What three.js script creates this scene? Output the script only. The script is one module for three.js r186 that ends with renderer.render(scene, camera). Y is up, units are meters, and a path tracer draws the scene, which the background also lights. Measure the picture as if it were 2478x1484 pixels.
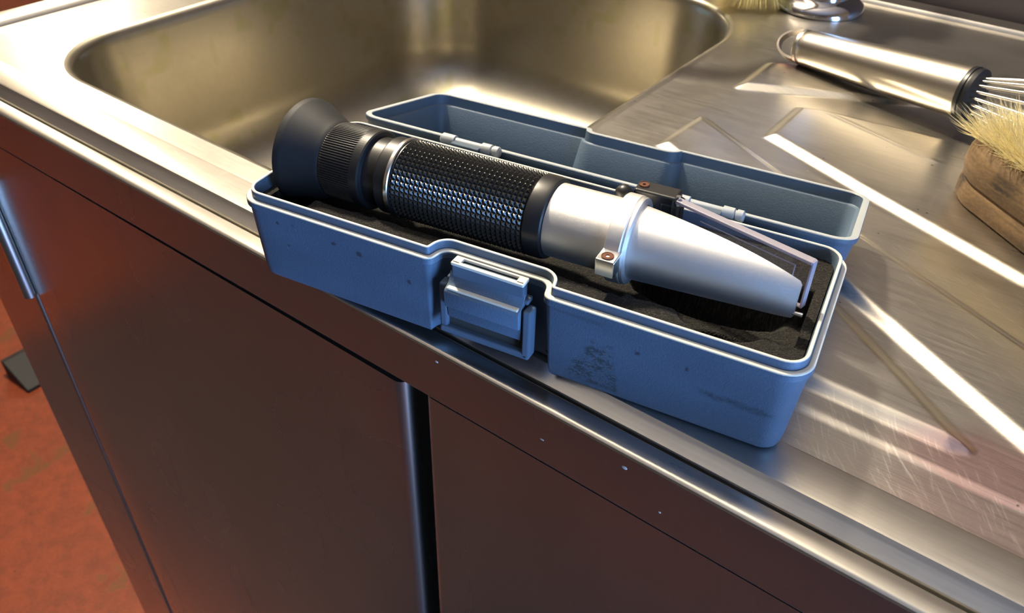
import * as THREE from 'three';
import { RoundedBoxGeometry } from 'three/addons/geometries/RoundedBoxGeometry.js';
import { RectAreaLightUniformsLib } from 'three/addons/lights/RectAreaLightUniformsLib.js';
import { mergeGeometries, toCreasedNormals } from 'three/addons/utils/BufferGeometryUtils.js';

// ------------------------------------------------------------------ camera, light, exposure
const scene = new THREE.Scene();
const camera = new THREE.PerspectiveCamera(40.96, 2478 / 1484, 0.01, 30);
{
  const yaw = -0.62553, pitch = 0.66859, roll = 0.02979;
  const f = new THREE.Vector3(Math.sin(yaw) * Math.cos(pitch), -Math.sin(pitch), -Math.cos(yaw) * Math.cos(pitch));
  const r = new THREE.Vector3().crossVectors(f, new THREE.Vector3(0, 1, 0)).normalize(), u = new THREE.Vector3().crossVectors(r, f);
  camera.position.set(-0.0373, 0.18917, 0.18688);
  camera.up.copy(u.multiplyScalar(Math.cos(roll)).addScaledVector(r, -Math.sin(roll)));
  camera.lookAt(camera.position.clone().add(f));
  camera.focus = 0.285;
  camera.userData.fStop = 24;
}
scene.background = new THREE.Color(0.16, 0.30, 0.62);
const renderer = new THREE.WebGLRenderer();
renderer.toneMapping = THREE.LinearToneMapping;
renderer.toneMappingExposure = 1.0;
renderer.shadowMap.enabled = true;
RectAreaLightUniformsLib.init();
// daylight that falls in through the glazed door at the end of the aisle (the door itself is built with the walls)
const WIN = { x: 1.35, y: -0.16, z: 0.36, w: 0.72, h: 1.40 };
const daylight = new THREE.RectAreaLight(new THREE.Color(0.25, 0.50, 1.0), 31, WIN.w - 0.16, WIN.h - 0.12);
daylight.name = 'door_daylight';
daylight.position.set(WIN.x - 0.01, WIN.y, WIN.z);
daylight.rotation.y = Math.PI / 2;
scene.add(daylight);
// two warm pendant lamps: one above the sink's end, one farther down the room
const LAMP_COLOR = new THREE.Color(1.0, 0.87, 0.66), LAMPS = [[-0.92, 1.2, -0.42, 13], [-4.15, 1.2, -1.75, 3.2]];

// ------------------------------------------------------------------ helpers
let seed = 12345;
const rnd = () => { seed = (seed * 1664525 + 1013904223) >>> 0; return seed / 4294967296; };
const rr = (a, b) => a + (b - a) * rnd();
const clamp = (x, a, b) => Math.min(b, Math.max(a, x));
const sstep = (a, b, x) => { const t = clamp((x - a) / (b - a), 0, 1); return t * t * (3 - 2 * t); };
function hash(x, y, s) { let h = (x * 374761393 + y * 668265263 + s * 2147483647) | 0; h = Math.imul(h ^ (h >>> 13), 1274126177); h ^= h >>> 16; return (h >>> 0) / 4294967296; }
function vnoise(x, y, px, py, s) { // tileable value noise, period px, py
  const ix = Math.floor(x), iy = Math.floor(y), fx = x - ix, fy = y - iy, u = fx * fx * (3 - 2 * fx), v = fy * fy * (3 - 2 * fy);
  const m = (a, p) => ((a % p) + p) % p;
  const a = hash(m(ix, px), m(iy, py), s), b = hash(m(ix + 1, px), m(iy, py), s), c = hash(m(ix, px), m(iy + 1, py), s), d = hash(m(ix + 1, px), m(iy + 1, py), s);
  return a + (b - a) * u + (c - a) * v + (a - b - c + d) * u * v;
}
function dataTex(w, h, fn, srgb = false) {
  const d = new Uint8Array(w * h * 4);
  for (let y = 0; y < h; y++) for (let x = 0; x < w; x++) {
    const c = fn(x, y, x / w, y / h), o = (y * w + x) * 4;
    if (typeof c === 'number') d[o] = d[o + 1] = d[o + 2] = clamp(c, 0, 1) * 255; else for (let k = 0; k < 3; k++) d[o + k] = clamp(c[k], 0, 1) * 255;
    d[o + 3] = 255;
  }
  const t = new THREE.DataTexture(d, w, h);
  t.wrapS = t.wrapT = THREE.RepeatWrapping; t.magFilter = THREE.LinearFilter; t.minFilter = THREE.LinearMipmapLinearFilter; t.generateMipmaps = true;
  if (srgb) t.colorSpace = THREE.SRGBColorSpace;
  t.needsUpdate = true;
  return t;
}
// smooth below the crease angle; worked out in millimetres because the addon joins points nearer than 1/100 of a unit
const creased = (g, a) => { g.scale(1000, 1000, 1000); const r = toCreasedNormals(g, a); r.scale(0.001, 0.001, 0.001); return r; };
const taken = {};
function numbered(n) { taken[n] = (taken[n] ?? -1) + 1; return taken[n] ? n + '_' + String(taken[n]).padStart(3, '0') : n; }
function thing(name, label, category, group) { const g = new THREE.Group(); g.name = numbered(name); g.userData = { label, category }; if (group) g.userData.group = group; scene.add(g); return g; }
function mesh(name, geo, mat, parent, label) {
  const m = new THREE.Mesh(geo, mat); m.name = parent === scene ? numbered(name) : name; m.castShadow = m.receiveShadow = true;
  if (label) m.userData.label = label; parent.add(m); return m;
}
function struct(name, geo, mat, label) { const m = mesh(name, geo, mat, scene); m.userData = { kind: 'structure', label }; return m; }
const box = (w, h, d, x = 0, y = 0, z = 0) => new THREE.BoxGeometry(w, h, d).translate(x, y, z);
const rbox = (w, h, d, r, x = 0, y = 0, z = 0, seg = 3) => new RoundedBoxGeometry(w, h, d, seg, r).translate(x, y, z);
const merged = (a) => mergeGeometries(a.map((g) => { const n = g.index ? g.toNonIndexed() : g; for (const k of Object.keys(n.attributes)) if (!['position', 'normal', 'uv'].includes(k)) n.deleteAttribute(k); return n; }));
function tube(pts, r, seg = 24, rad = 8, closed = false) { return new THREE.TubeGeometry(new THREE.CatmullRomCurve3(pts.map((p) => p.isVector3 ? p : new THREE.Vector3(...p)), closed), seg, r, rad, closed); }
function latheX(prof, seg = 96, crease = 0.5) { // prof: [x, r] in metres, revolved round the x axis
  const g = new THREE.LatheGeometry(prof.map(([x, r]) => new THREE.Vector2(r, x)), seg);
  g.rotateZ(-Math.PI / 2);
  return creased(g, crease);
}
function latheY(prof, seg = 64, crease = 0.6) { return creased(new THREE.LatheGeometry(prof.map(([r, y]) => new THREE.Vector2(r, y)), seg), crease); }
// polygon with rounded corners: pts [x, z, radius]
function fillet(pts, segs = 8) {
  const out = [], n = pts.length;
  for (let i = 0; i < n; i++) {
    const [px, pz] = pts[(i + n - 1) % n], [x, z, r] = pts[i], [nx, nz] = pts[(i + 1) % n];
    const a = new THREE.Vector2(px - x, pz - z).normalize(), b = new THREE.Vector2(nx - x, nz - z).normalize();
    const ang = Math.acos(clamp(a.dot(b), -1, 1));
    if (!r || ang > 3.1) { out.push([x, z]); continue; }
    const d = r / Math.tan(ang / 2), p0 = [x + a.x * d, z + a.y * d], c = r / Math.sin(ang / 2), bis = a.clone().add(b).normalize(), cx = x + bis.x * c, cz = z + bis.y * c;
    const a0 = Math.atan2(p0[1] - cz, p0[0] - cx); let a1 = Math.atan2(z + b.y * d - cz, x + b.x * d - cx) - a0;
    while (a1 > Math.PI) a1 -= 2 * Math.PI; while (a1 < -Math.PI) a1 += 2 * Math.PI;
    for (let k = 0; k <= segs; k++) out.push([cx + r * Math.cos(a0 + a1 * k / segs), cz + r * Math.sin(a0 + a1 * k / segs)]);
  }
  return out;
}
function dense(poly, step) { // add points on long edges
  const out = [];
  poly.forEach((p, i) => { const q = poly[(i + 1) % poly.length], n = Math.max(1, Math.ceil(Math.hypot(q[0] - p[0], q[1] - p[1]) / step)); for (let k = 0; k < n; k++) out.push([p[0] + (q[0] - p[0]) * k / n, p[1] + (q[1] - p[1]) * k / n]); });
  return out;
}
function inset(poly, d) { // polygon listed so that its inside lies to the left or right; sign from area
  const n = poly.length; let A = 0;
  for (let i = 0; i < n; i++) { const p = poly[i], q = poly[(i + 1) % n]; A += p[0] * q[1] - q[0] * p[1]; }
  const s = A > 0 ? 1 : -1;
  return poly.map((p, i) => {
    const a = poly[(i + n - 1) % n], b = poly[(i + 1) % n];
    let e1 = [p[0] - a[0], p[1] - a[1]], e2 = [b[0] - p[0], b[1] - p[1]]; const l1 = Math.hypot(...e1) || 1, l2 = Math.hypot(...e2) || 1;
    const n1 = [-e1[1] / l1 * s, e1[0] / l1 * s], n2 = [-e2[1] / l2 * s, e2[0] / l2 * s], m = [n1[0] + n2[0], n1[1] + n2[1]], l = Math.hypot(...m) || 1, cs = Math.max(0.5, (m[0] * n1[0] + m[1] * n1[1]) / l);
    return [p[0] + m[0] / l * d / cs, p[1] + m[1] / l * d / cs];
  });
}
// loft of rings: rings = [[inset, y], ...], caps: close the first and / or the last ring with a fan
function loft(poly, rings, { capFirst = false, capLast = false, crease = 0.6, heightUV = false } = {}) {
  const n = poly.length, pos = [], uv = [], idx = [], arc = [0];
  for (let i = 0; i < n; i++) { const p = poly[i], q = poly[(i + 1) % n]; arc.push(arc[i] + Math.hypot(q[0] - p[0], q[1] - p[1])); }
  let run = 0;
  rings.forEach(([d, y], k) => {
    if (k) run += Math.hypot(d - rings[k - 1][0], y - rings[k - 1][1]);
    const P = inset(poly, d);
    for (let i = 0; i <= n; i++) { const p = P[i % n]; pos.push(p[0], y, p[1]); uv.push(arc[i], heightUV ? y : run); }
  });
  for (let k = 0; k < rings.length - 1; k++) for (let i = 0; i < n; i++) { const a = k * (n + 1) + i, b = a + 1, c = a + n + 1, d = c + 1; idx.push(a, c, b, b, c, d); }
  const cap = (k, flip) => { const y = rings[k][1], c = pos.length / 3; pos.push(0, y, capC[1]); pos[c * 3] = capC[0]; uv.push(0, 0); for (let i = 0; i < n; i++) { const a = k * (n + 1) + i; flip ? idx.push(c, a + 1, a) : idx.push(c, a, a + 1); } };
  let cx = 0, cz = 0; poly.forEach((p) => { cx += p[0] / n; cz += p[1] / n; }); const capC = [cx, cz];
  if (capFirst) cap(0, false); if (capLast) cap(rings.length - 1, true);
  const g = new THREE.BufferGeometry();
  g.setAttribute('position', new THREE.Float32BufferAttribute(pos, 3)); g.setAttribute('uv', new THREE.Float32BufferAttribute(uv, 2)); g.setIndex(idx);
  return creased(g, crease);
}
// profile [d, y] swept along a path of [x, z] corners, d to the outside (right of the direction of travel), mitred
function sweep(path, prof, crease = 0.5) {
  const pos = [], uv = [], idx = [], n = path.length, m = prof.length; let L = 0;
  path.forEach((p, i) => {
    const a = path[Math.max(0, i - 1)], b = path[Math.min(n - 1, i + 1)];
    const e1 = i ? [p[0] - a[0], p[1] - a[1]] : [b[0] - p[0], b[1] - p[1]], e2 = i < n - 1 ? [b[0] - p[0], b[1] - p[1]] : e1, l1 = Math.hypot(...e1), l2 = Math.hypot(...e2);
    const n1 = [-e1[1] / l1, e1[0] / l1], n2 = [-e2[1] / l2, e2[0] / l2], mx = n1[0] + n2[0], mz = n1[1] + n2[1], l = Math.hypot(mx, mz), cs = (mx * n1[0] + mz * n1[1]) / l;
    if (i) L += l1; let w = 0;
    prof.forEach(([d, y], k) => { if (k) w += Math.hypot(d - prof[k - 1][0], y - prof[k - 1][1]); pos.push(p[0] + mx / l * d / cs, y, p[1] + mz / l * d / cs); uv.push(L, w); });
  });
  for (let i = 0; i < n - 1; i++) for (let k = 0; k < m - 1; k++) { const a = i * m + k, b = a + 1, c = a + m, d = c + 1; idx.push(a, c, b, b, c, d); }
  const g = new THREE.BufferGeometry();
  g.setAttribute('position', new THREE.Float32BufferAttribute(pos, 3)); g.setAttribute('uv', new THREE.Float32BufferAttribute(uv, 2)); g.setIndex(idx);
  return creased(g, crease);
}
function planarUV(g, f) { const p = g.attributes.position, uv = new Float32Array(p.count * 2); for (let i = 0; i < p.count; i++) { const [a, b] = f(p.getX(i), p.getY(i), p.getZ(i)); uv[i * 2] = a; uv[i * 2 + 1] = b; } g.setAttribute('uv', new THREE.BufferAttribute(uv, 2)); return g; }

// ------------------------------------------------------------------ textures and materials
// brushed steel: fine streaks along u, worn blotches, a few scratches; one tile is 0.4 m
const TS = 1024, streak = new Float32Array(TS * TS), worn = new Float32Array(TS * TS);
for (let y = 0; y < TS; y++) {
  for (let x = 0; x < TS; x++) {
    const a = vnoise(x / 60, y / 1.3, Math.round(TS / 60), Math.round(TS / 1.3), 1), b = vnoise(x / 16, y / 1, 64, TS, 2);
    streak[y * TS + x] = 0.6 * a + 0.4 * b;
    worn[y * TS + x] = 0.5 * vnoise(x / 128, y / 128, 8, 8, 3) + 0.3 * vnoise(x / 32, y / 32, 32, 32, 4) + 0.2 * vnoise(x / 8, y / 8, 128, 128, 5);
  }
}
const scratch = new Float32Array(TS * TS);
function addScratch(buf, w, h, x0, y0, ang, len, s, thick = 0.8) {
  for (let t = 0; t < len; t += 0.5) {
    const k = s * Math.sin(Math.PI * t / len) * (0.6 + 0.4 * rnd()), cx = x0 + Math.cos(ang) * t, cy = y0 + Math.sin(ang) * t;
    for (let dy = -1; dy <= 1; dy++) for (let dx = -1; dx <= 1; dx++) {
      const X = Math.floor(cx) + dx, Y = Math.floor(cy) + dy, d = Math.hypot(X + 0.5 - cx, Y + 0.5 - cy), q = k * clamp(1.2 - d / thick, 0, 1), o = ((Y % h + h) % h) * w + ((X % w + w) % w);
      buf[o] = Math.max(buf[o], q);
    }
  }
}
for (let i = 0; i < 260; i++) addScratch(scratch, TS, TS, rnd() * TS, rnd() * TS, rr(-0.5, 0.9), rr(5, 40), rr(0.15, 0.6));
const steelColor = dataTex(TS, TS, (x, y) => { const o = y * TS + x, k = 0.84 + 0.11 * (streak[o] - 0.5) + 0.10 * (worn[o] - 0.5) + 0.18 * scratch[o]; return [k, k * 0.985, k * 0.955]; });
const steelRough = dataTex(TS, TS, (x, y) => { const o = y * TS + x; return 0.80 + 0.08 * (worn[o] - 0.5) + 0.06 * (streak[o] - 0.5) + 0.10 * scratch[o]; });
const steelBump = dataTex(TS, TS, (x, y) => { const o = y * TS + x; return 0.6 + 0.4 * (streak[o] - 0.5) - 0.4 * scratch[o]; });
const rep = (t, u, v) => { const c = t.clone(); c.repeat.set(u, v); c.needsUpdate = true; return c; };
const SR = 1 / 0.4;
const steel = new THREE.MeshPhysicalMaterial({ name: 'brushed_steel', color: new THREE.Color(0.74, 0.71, 0.66), metalness: 1, roughness: 0.36, map: rep(steelColor, SR, SR), roughnessMap: rep(steelRough, SR, SR), bumpMap: rep(steelBump, SR, SR), bumpScale: 0.000007 });
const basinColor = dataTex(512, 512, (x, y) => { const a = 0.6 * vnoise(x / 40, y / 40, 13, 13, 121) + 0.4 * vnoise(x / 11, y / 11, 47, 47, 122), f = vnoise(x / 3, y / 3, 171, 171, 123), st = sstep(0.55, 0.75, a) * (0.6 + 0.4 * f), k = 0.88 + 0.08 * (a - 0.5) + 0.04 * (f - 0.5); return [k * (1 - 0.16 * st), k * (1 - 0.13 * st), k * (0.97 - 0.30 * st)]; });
const steelBasin = new THREE.MeshPhysicalMaterial({ name: 'darkened_basin_steel', color: new THREE.Color(0.52, 0.48, 0.41), metalness: 1, roughness: 0.40, map: rep(basinColor, SR, SR), roughnessMap: rep(steelRough, SR, SR), bumpMap: rep(steelBump, SR, SR), bumpScale: 0.000006 });  // worktop steel darkened in colour so the basin renders dimmer; stains in the map
const steelDoor = new THREE.MeshPhysicalMaterial({ name: 'door_steel', color: new THREE.Color(0.74, 0.71, 0.66), metalness: 1, roughness: 0.36, map: rep(steelColor, SR, SR), roughnessMap: rep(steelRough, SR, SR) });
// drainer: same brushing plus the marks seen on it (x -0.235..0.175, z -0.458..-0.0085 of the worktop)
const DX0 = -0.235, DX1 = 0.32, DZ0 = -0.458, DZ1 = -0.0085, DW = 2048, DH = 1660, dScr = new Float32Array(DW * DH);
const dpx = (x) => (x - DX0) / (DX1 - DX0) * DW, dpz = (z) => (z - DZ0) / (DZ1 - DZ0) * DH;
for (let i = 0; i < 900; i++) addScratch(dScr, DW, DH, rnd() * DW, rnd() * DH, rr(0.25, 0.7), rr(10, 70), rr(0.08, 0.4));
for (let i = 0; i < 170; i++) addScratch(dScr, DW, DH, dpx(rr(-0.075, 0.02)), dpz(rr(-0.04, -0.009)), rr(0.75, 1.15), rr(12, 46), rr(0.3, 0.9));
for (let i = 0; i < 240; i++) addScratch(dScr, DW, DH, dpx(rr(-0.11, 0.02)), dpz(rr(-0.15, -0.06)), rr(0.45, 0.65), rr(14, 60), rr(0.15, 0.5));
addScratch(dScr, DW, DH, dpx(-0.047), dpz(-0.032), 0.82, 90, 1, 1.2);
const specks = [];
for (let i = 0; i < 46; i++) specks.push([dpx(rr(-0.2, 0.03)), dpz(rr(-0.32, -0.01)), rr(0.8, 2.2), rnd() < 0.6 ? 0.25 : 1.25]);
const drainColor = dataTex(DW, DH, (x, y, u, v) => {
  const o = y * DW + x, X = DX0 + u * (DX1 - DX0), Z = DZ0 + v * (DZ1 - DZ0), so = ((y * 2) % TS) * TS + ((x >> 1) % TS);
  const w = worn[((y >> 1) % TS) * TS + ((x >> 1) % TS)], n = vnoise(X * 90, Z * 90, 999, 999, 8), n2 = vnoise(X * 26 + 7, Z * 26 + 3, 999, 999, 9);
  let k = 0.82 + 0.20 * (streak[so] - 0.5) + 0.12 * (w - 0.5) + 0.05 * (hash(x, y, 77) - 0.5) + 0.45 * dScr[o], r = k, g = k * 0.985, b = k * 0.955;
  // dried pinkish liquid with a ragged outline, a small red smear by the whisk
  const edge = Z - (-0.078 + 0.028 * n2 + 0.006 * n) - 0.55 * (-0.018 - X), pink = sstep(-0.004, 0.006, edge) * sstep(-0.055, -0.02, X + 0.01 * n) * (Z > -0.028 + 0.004 * n ? 0.55 : 1) * 0.9;
  const e2 = Math.hypot((X + 0.19) / 0.011, (Z + 0.300) / 0.006) + 0.5 * (n - 0.5), red = sstep(1.05, 0.7, e2) * 0.45;
  r *= 1 + 0.10 * pink; g *= 1 - 0.20 * pink - 0.45 * red; b *= 1 - 0.16 * pink - 0.3 * red;
  return [r, g, b];
});
{ // crumbs and dried drops
  const d = drainColor.image.data;
  for (const [cx, cy, r, val] of specks) for (let y = Math.floor(cy - r - 1); y <= cy + r + 1; y++) for (let x = Math.floor(cx - r - 1); x <= cx + r + 1; x++) {
    if (x < 0 || y < 0 || x >= DW || y >= DH) continue;
    const q = clamp(r + 0.5 - Math.hypot(x - cx, y - cy), 0, 1), o = (y * DW + x) * 4; for (let k = 0; k < 3; k++) d[o + k] = clamp(d[o + k] * (1 - q + q * val), 0, 255);
  }
}
const drainRough = dataTex(1024, 830, (x, y) => { const o = (y * 2) * DW + x * 2, so = ((y * 4) % TS) * TS + (x % TS); return 0.76 + 0.12 * (worn[(y % TS) * TS + (x % TS)] - 0.5) + 0.16 * (streak[so] - 0.5) + 0.25 * dScr[o]; });
const steelDrain = new THREE.MeshPhysicalMaterial({ name: 'drainer_steel', color: new THREE.Color(0.74, 0.71, 0.66), metalness: 1, roughness: 0.41, map: drainColor, roughnessMap: drainRough, bumpMap: rep(steelBump, (DX1 - DX0) / 0.4, (DZ1 - DZ0) / 0.4), bumpScale: 0.000006 });
// door front: specks of dried splashes over brushed steel
const doorMap = (() => {
  const W = 1024, H = 1024, b = new Float32Array(W * H), c = new Float32Array(W * H);
  for (let i = 0; i < 320; i++) { const x = rnd() * W, y = rnd() * H; addScratch(b, W, H, x, y, rr(1.2, 2.0), rr(2, 9), rr(0.2, 1.0), rr(0.9, 1.6)); }
  for (let i = 0; i < 60; i++) addScratch(c, W, H, rnd() * W, rnd() * H, rr(1.45, 1.7), rr(30, 160), rr(0.2, 0.7), 2);
  return dataTex(W, H, (x, y) => { const o = y * W + x, k = 0.8 + 0.08 * (vnoise(x / 90, y / 170, 11, 6, 31) - 0.5) + 0.02 * (worn[o % (TS * TS)] - 0.5) + 0.05 * (streak[x * TS + y] - 0.5) + 0.40 * b[o]; return [k, k * 0.97, k * 0.95]; });
})();
const doorRough = (() => dataTex(512, 512, (x, y) => 0.75 + 0.05 * (vnoise(x / 40, y / 70, 13, 7, 33) - 0.5)))();
steelDoor.map = rep(doorMap, 1 / 0.34, 1 / 0.34); steelDoor.roughnessMap = rep(doorRough, 1 / 0.34, 1 / 0.34);

// blue-grey moulded plastic with fine grain
const grain = dataTex(512, 512, (x, y) => 0.5 + 0.5 * (vnoise(x / 3, y / 3, 171, 171, 41) - 0.5) + 0.5 * (vnoise(x / 1.5, y / 1.5, 341, 341, 42) - 0.5));
const PLAST = new THREE.Color(0.082, 0.124, 0.178);
const plastic = new THREE.MeshPhysicalMaterial({ name: 'blue_grey_plastic', color: PLAST, roughness: 0.52, bumpMap: rep(grain, 1 / 0.06, 1 / 0.06), bumpScale: 0.00007 });
const plasticPale = new THREE.MeshPhysicalMaterial({ name: 'lit_rubbed_plastic', color: new THREE.Color(0.62, 0.60, 0.51), roughness: 0.5 });  // lit copy of case plastic: warm lamp light on upward edges is painted in
const plasticGrey = new THREE.MeshPhysicalMaterial({ name: 'grey_hinge_plastic', color: new THREE.Color(0.34, 0.37, 0.39), roughness: 0.45 });
const black = new THREE.MeshPhysicalMaterial({ name: 'black_plastic', color: new THREE.Color(0.012, 0.012, 0.013), roughness: 0.36 });
const rubber = new THREE.MeshPhysicalMaterial({ name: 'black_rubber', color: new THREE.Color(0.013, 0.013, 0.014), roughness: 0.6, specularIntensity: 0.6 });
const gripMat = new THREE.MeshPhysicalMaterial({ name: 'knurled_rubber', color: new THREE.Color(0.014, 0.014, 0.013), roughness: 0.33, specularIntensity: 0.9 });
const aluGrain = dataTex(512, 512, (x, y) => 0.5 + 0.6 * (vnoise(x / 1.4, y / 1.4, 366, 366, 51) - 0.5));
const alu = new THREE.MeshPhysicalMaterial({ name: 'satin_aluminium', color: new THREE.Color(0.88, 0.87, 0.85), metalness: 1, roughness: 0.45, bumpMap: rep(aluGrain, 12, 3), bumpScale: 0.00003 });
const aluShiny = new THREE.MeshPhysicalMaterial({ name: 'bright_metal', color: new THREE.Color(0.82, 0.80, 0.77), metalness: 1, roughness: 0.22 });
const rust = new THREE.MeshPhysicalMaterial({ name: 'rusty_screw', color: new THREE.Color(0.12, 0.038, 0.016), roughness: 0.8, metalness: 0.2 });
const clearPlastic = new THREE.MeshPhysicalMaterial({ name: 'clear_plastic', color: new THREE.Color(0.93, 0.90, 0.96), roughness: 0.12, transmission: 1, thickness: 0.003, ior: 1.49 });
const clearThin = new THREE.MeshPhysicalMaterial({ name: 'clear_plastic_sheet', color: new THREE.Color(0.93, 0.92, 0.96), roughness: 0.04, transmission: 1, thickness: 0, ior: 1.49 });
const foamTex = dataTex(1024, 512, (x, y) => { const a = vnoise(x / 2, y / 2, 512, 256, 61), b = vnoise(x / 5, y / 5, 205, 103, 62), k = 0.06 + 1.3 * Math.max(0, a * 0.8 + b * 0.3 - 0.52) + (hash(x, y, 63) > 0.985 ? 0.45 : 0); return [k, k * 0.92, k * 0.8]; });
const foamBump = dataTex(1024, 512, (x, y) => 0.5 + 0.8 * (vnoise(x / 1.8, y / 1.8, 569, 284, 64) - 0.5) + 0.25 * (vnoise(x / 5, y / 5, 205, 102, 65) - 0.5));
const foamMat = new THREE.MeshStandardMaterial({ name: 'black_foam', color: new THREE.Color(0.045, 0.042, 0.038), roughness: 1, map: foamTex, bumpMap: foamBump, bumpScale: 0.0004 });

// ------------------------------------------------------------------ room
const plaster = dataTex(512, 512, (x, y) => { const k = 0.82 + 0.2 * (vnoise(x / 64, y / 64, 8, 8, 71) - 0.5) + 0.12 * (vnoise(x / 9, y / 9, 57, 57, 72) - 0.5); return [k, k, k]; });
const wallMat = new THREE.MeshStandardMaterial({ name: 'brown_paint', color: new THREE.Color(0.20, 0.172, 0.145), roughness: 0.85, map: rep(plaster, 1, 1) });
const ceilMat = new THREE.MeshStandardMaterial({ name: 'ceiling_paint', color: new THREE.Color(0.46, 0.44, 0.41), roughness: 0.9 });
const floorTex = (() => {
  const W = 1024, d = dataTex(W, W, (x, y) => { const n = vnoise(x / 70, y / 70, 15, 15, 81), f = vnoise(x / 4, y / 4, 256, 256, 82), m = vnoise(x / 18, y / 18, 57, 57, 83), bare = sstep(0.74, 0.84, 0.7 * n + 0.3 * m); const k = 0.8 + 0.25 * (m - 0.5) + 0.22 * (f - 0.5); return [k * (1 - 0.30 * bare), k * (1 + 0.7 * bare), k * (1 + 0.9 * bare)]; });
  for (let i = 0; i < 500; i++) { const cx = rnd() * W, cy = rnd() * W, r = rr(0.7, 2.4), v = rnd() < 0.75 ? rr(1.2, 2.2) : 0.3; for (let y = Math.floor(cy - r); y <= cy + r; y++) for (let x = Math.floor(cx - r); x <= cx + r; x++) { if (Math.hypot(x - cx, y - cy) > r) continue; const o = (((y + W) % W) * W + (x + W) % W) * 4; for (let k = 0; k < 3; k++) d.image.data[o + k] = clamp(d.image.data[o + k] * v + (v > 1 ? 12 : 0), 0, 255); } }
  return d;
})();
const floorMat = new THREE.MeshStandardMaterial({ name: 'red_floor_paint', color: new THREE.Color(0.215, 0.034, 0.0045), roughness: 0.6, map: rep(floorTex, 1, 1) });
const FY = -0.88, RX0 = -4.6, RX1 = WIN.x, RZ0 = -2.9, RZ1 = 2.4, CY = 1.55, T = 0.12;
const metreUV = (g) => planarUV(g, (x, y, z) => [x + z * 0.37, y + z * 0.93]);
struct('floor', planarUV(box(RX1 - RX0 + 2 * T, T, RZ1 - RZ0 + 2 * T, (RX0 + RX1) / 2, FY - T / 2, (RZ0 + RZ1) / 2), (x, y, z) => [x * 1.4, z * 1.4]), floorMat, 'orange-red painted concrete floor with worn bare patches');
struct('ceiling', box(RX1 - RX0 + 2 * T, T, RZ1 - RZ0 + 2 * T, (RX0 + RX1) / 2, CY + T / 2, (RZ0 + RZ1) / 2), ceilMat, 'plain ceiling of the room');
struct('wall_back', metreUV(box(RX1 - RX0 + 2 * T, CY - FY, T, (RX0 + RX1) / 2, (CY + FY) / 2, RZ0 - T / 2)), wallMat, 'brown wall at the far side of the room');
struct('wall_front', metreUV(box(RX1 - RX0 + 2 * T, CY - FY, T, (RX0 + RX1) / 2, (CY + FY) / 2, RZ1 + T / 2)), wallMat, 'brown wall across the room from the sink');
struct('wall_left', metreUV(box(T, CY - FY, RZ1 - RZ0, RX0 - T / 2, (CY + FY) / 2, (RZ0 + RZ1) / 2)), wallMat, 'brown wall beyond the end of the sink unit');
{ // right wall with the window opening
  const y0 = WIN.y - WIN.h / 2, y1 = WIN.y + WIN.h / 2, z0 = WIN.z - WIN.w / 2, z1 = WIN.z + WIN.w / 2, x = RX1 + T / 2, dz = RZ1 - RZ0;
  struct('wall_right', metreUV(merged([box(T, y0 - FY, dz, x, (y0 + FY) / 2, (RZ0 + RZ1) / 2), box(T, CY - y1, dz, x, (y1 + CY) / 2, (RZ0 + RZ1) / 2), box(T, y1 - y0, z0 - RZ0, x, WIN.y, (z0 + RZ0) / 2), box(T, y1 - y0, RZ1 - z1, x, WIN.y, (z1 + RZ1) / 2)])), wallMat, 'brown wall with a glazed door at the end of the aisle');
  const frameMat = new THREE.MeshStandardMaterial({ name: 'door_paint', color: new THREE.Color(0.30, 0.28, 0.26), roughness: 0.5 });
  const w = new THREE.Group(); w.name = 'door_1'; w.userData = { kind: 'structure', label: 'glazed door letting in bluish daylight' }; scene.add(w);
  w.position.set(RX1 + 0.06, WIN.y, WIN.z);
  mesh('door_frame', merged([box(0.05, 0.06, WIN.w, 0, WIN.h / 2 - 0.03, 0), box(0.05, 0.06, WIN.w, 0, -WIN.h / 2 + 0.03, 0), box(0.05, WIN.h, 0.08, 0, 0, WIN.w / 2 - 0.04), box(0.05, WIN.h, 0.08, 0, 0, -WIN.w / 2 + 0.04)]), frameMat, w);
  mesh('door_pane', box(0.004, WIN.h - 0.12, WIN.w - 0.16), new THREE.MeshPhysicalMaterial({ name: 'door_glass', color: 0xffffff, roughness: 0, transmission: 1, thickness: 0, ior: 1.5 }), w);
}
{ // added counter, unseen: put in to darken the reflections in the steel doors
  const k = thing('added_dark_counter', 'added dark counter, unseen, that darkens the reflections in the sink doors', 'counter');
  k.position.set(-0.26, FY, 0.99);
  const m = new THREE.MeshStandardMaterial({ name: 'added_counter_dark', color: new THREE.Color(0.020, 0.019, 0.020), roughness: 0.7 });
  mesh('body', box(3.1, 0.80, 0.56, 0, 0.44, 0), m, k); mesh('plinth', box(3.1, 0.04, 0.50, 0, 0.02, 0.02), m, k);
  mesh('counter_top', rbox(3.14, 0.035, 0.62, 0.006, 0, 0.8575, -0.01), m, k);
  for (let i = 0; i < 5; i++) { const d = mesh('door', rbox(0.605, 0.74, 0.018, 0.004, -1.24 + 0.62 * i, 0.45, -0.29), m, k); mesh('handle', rbox(0.012, 0.12, 0.02, 0.004, -0.99 + 0.62 * i, 0.70, -0.308), aluShiny, d); }
}
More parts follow.
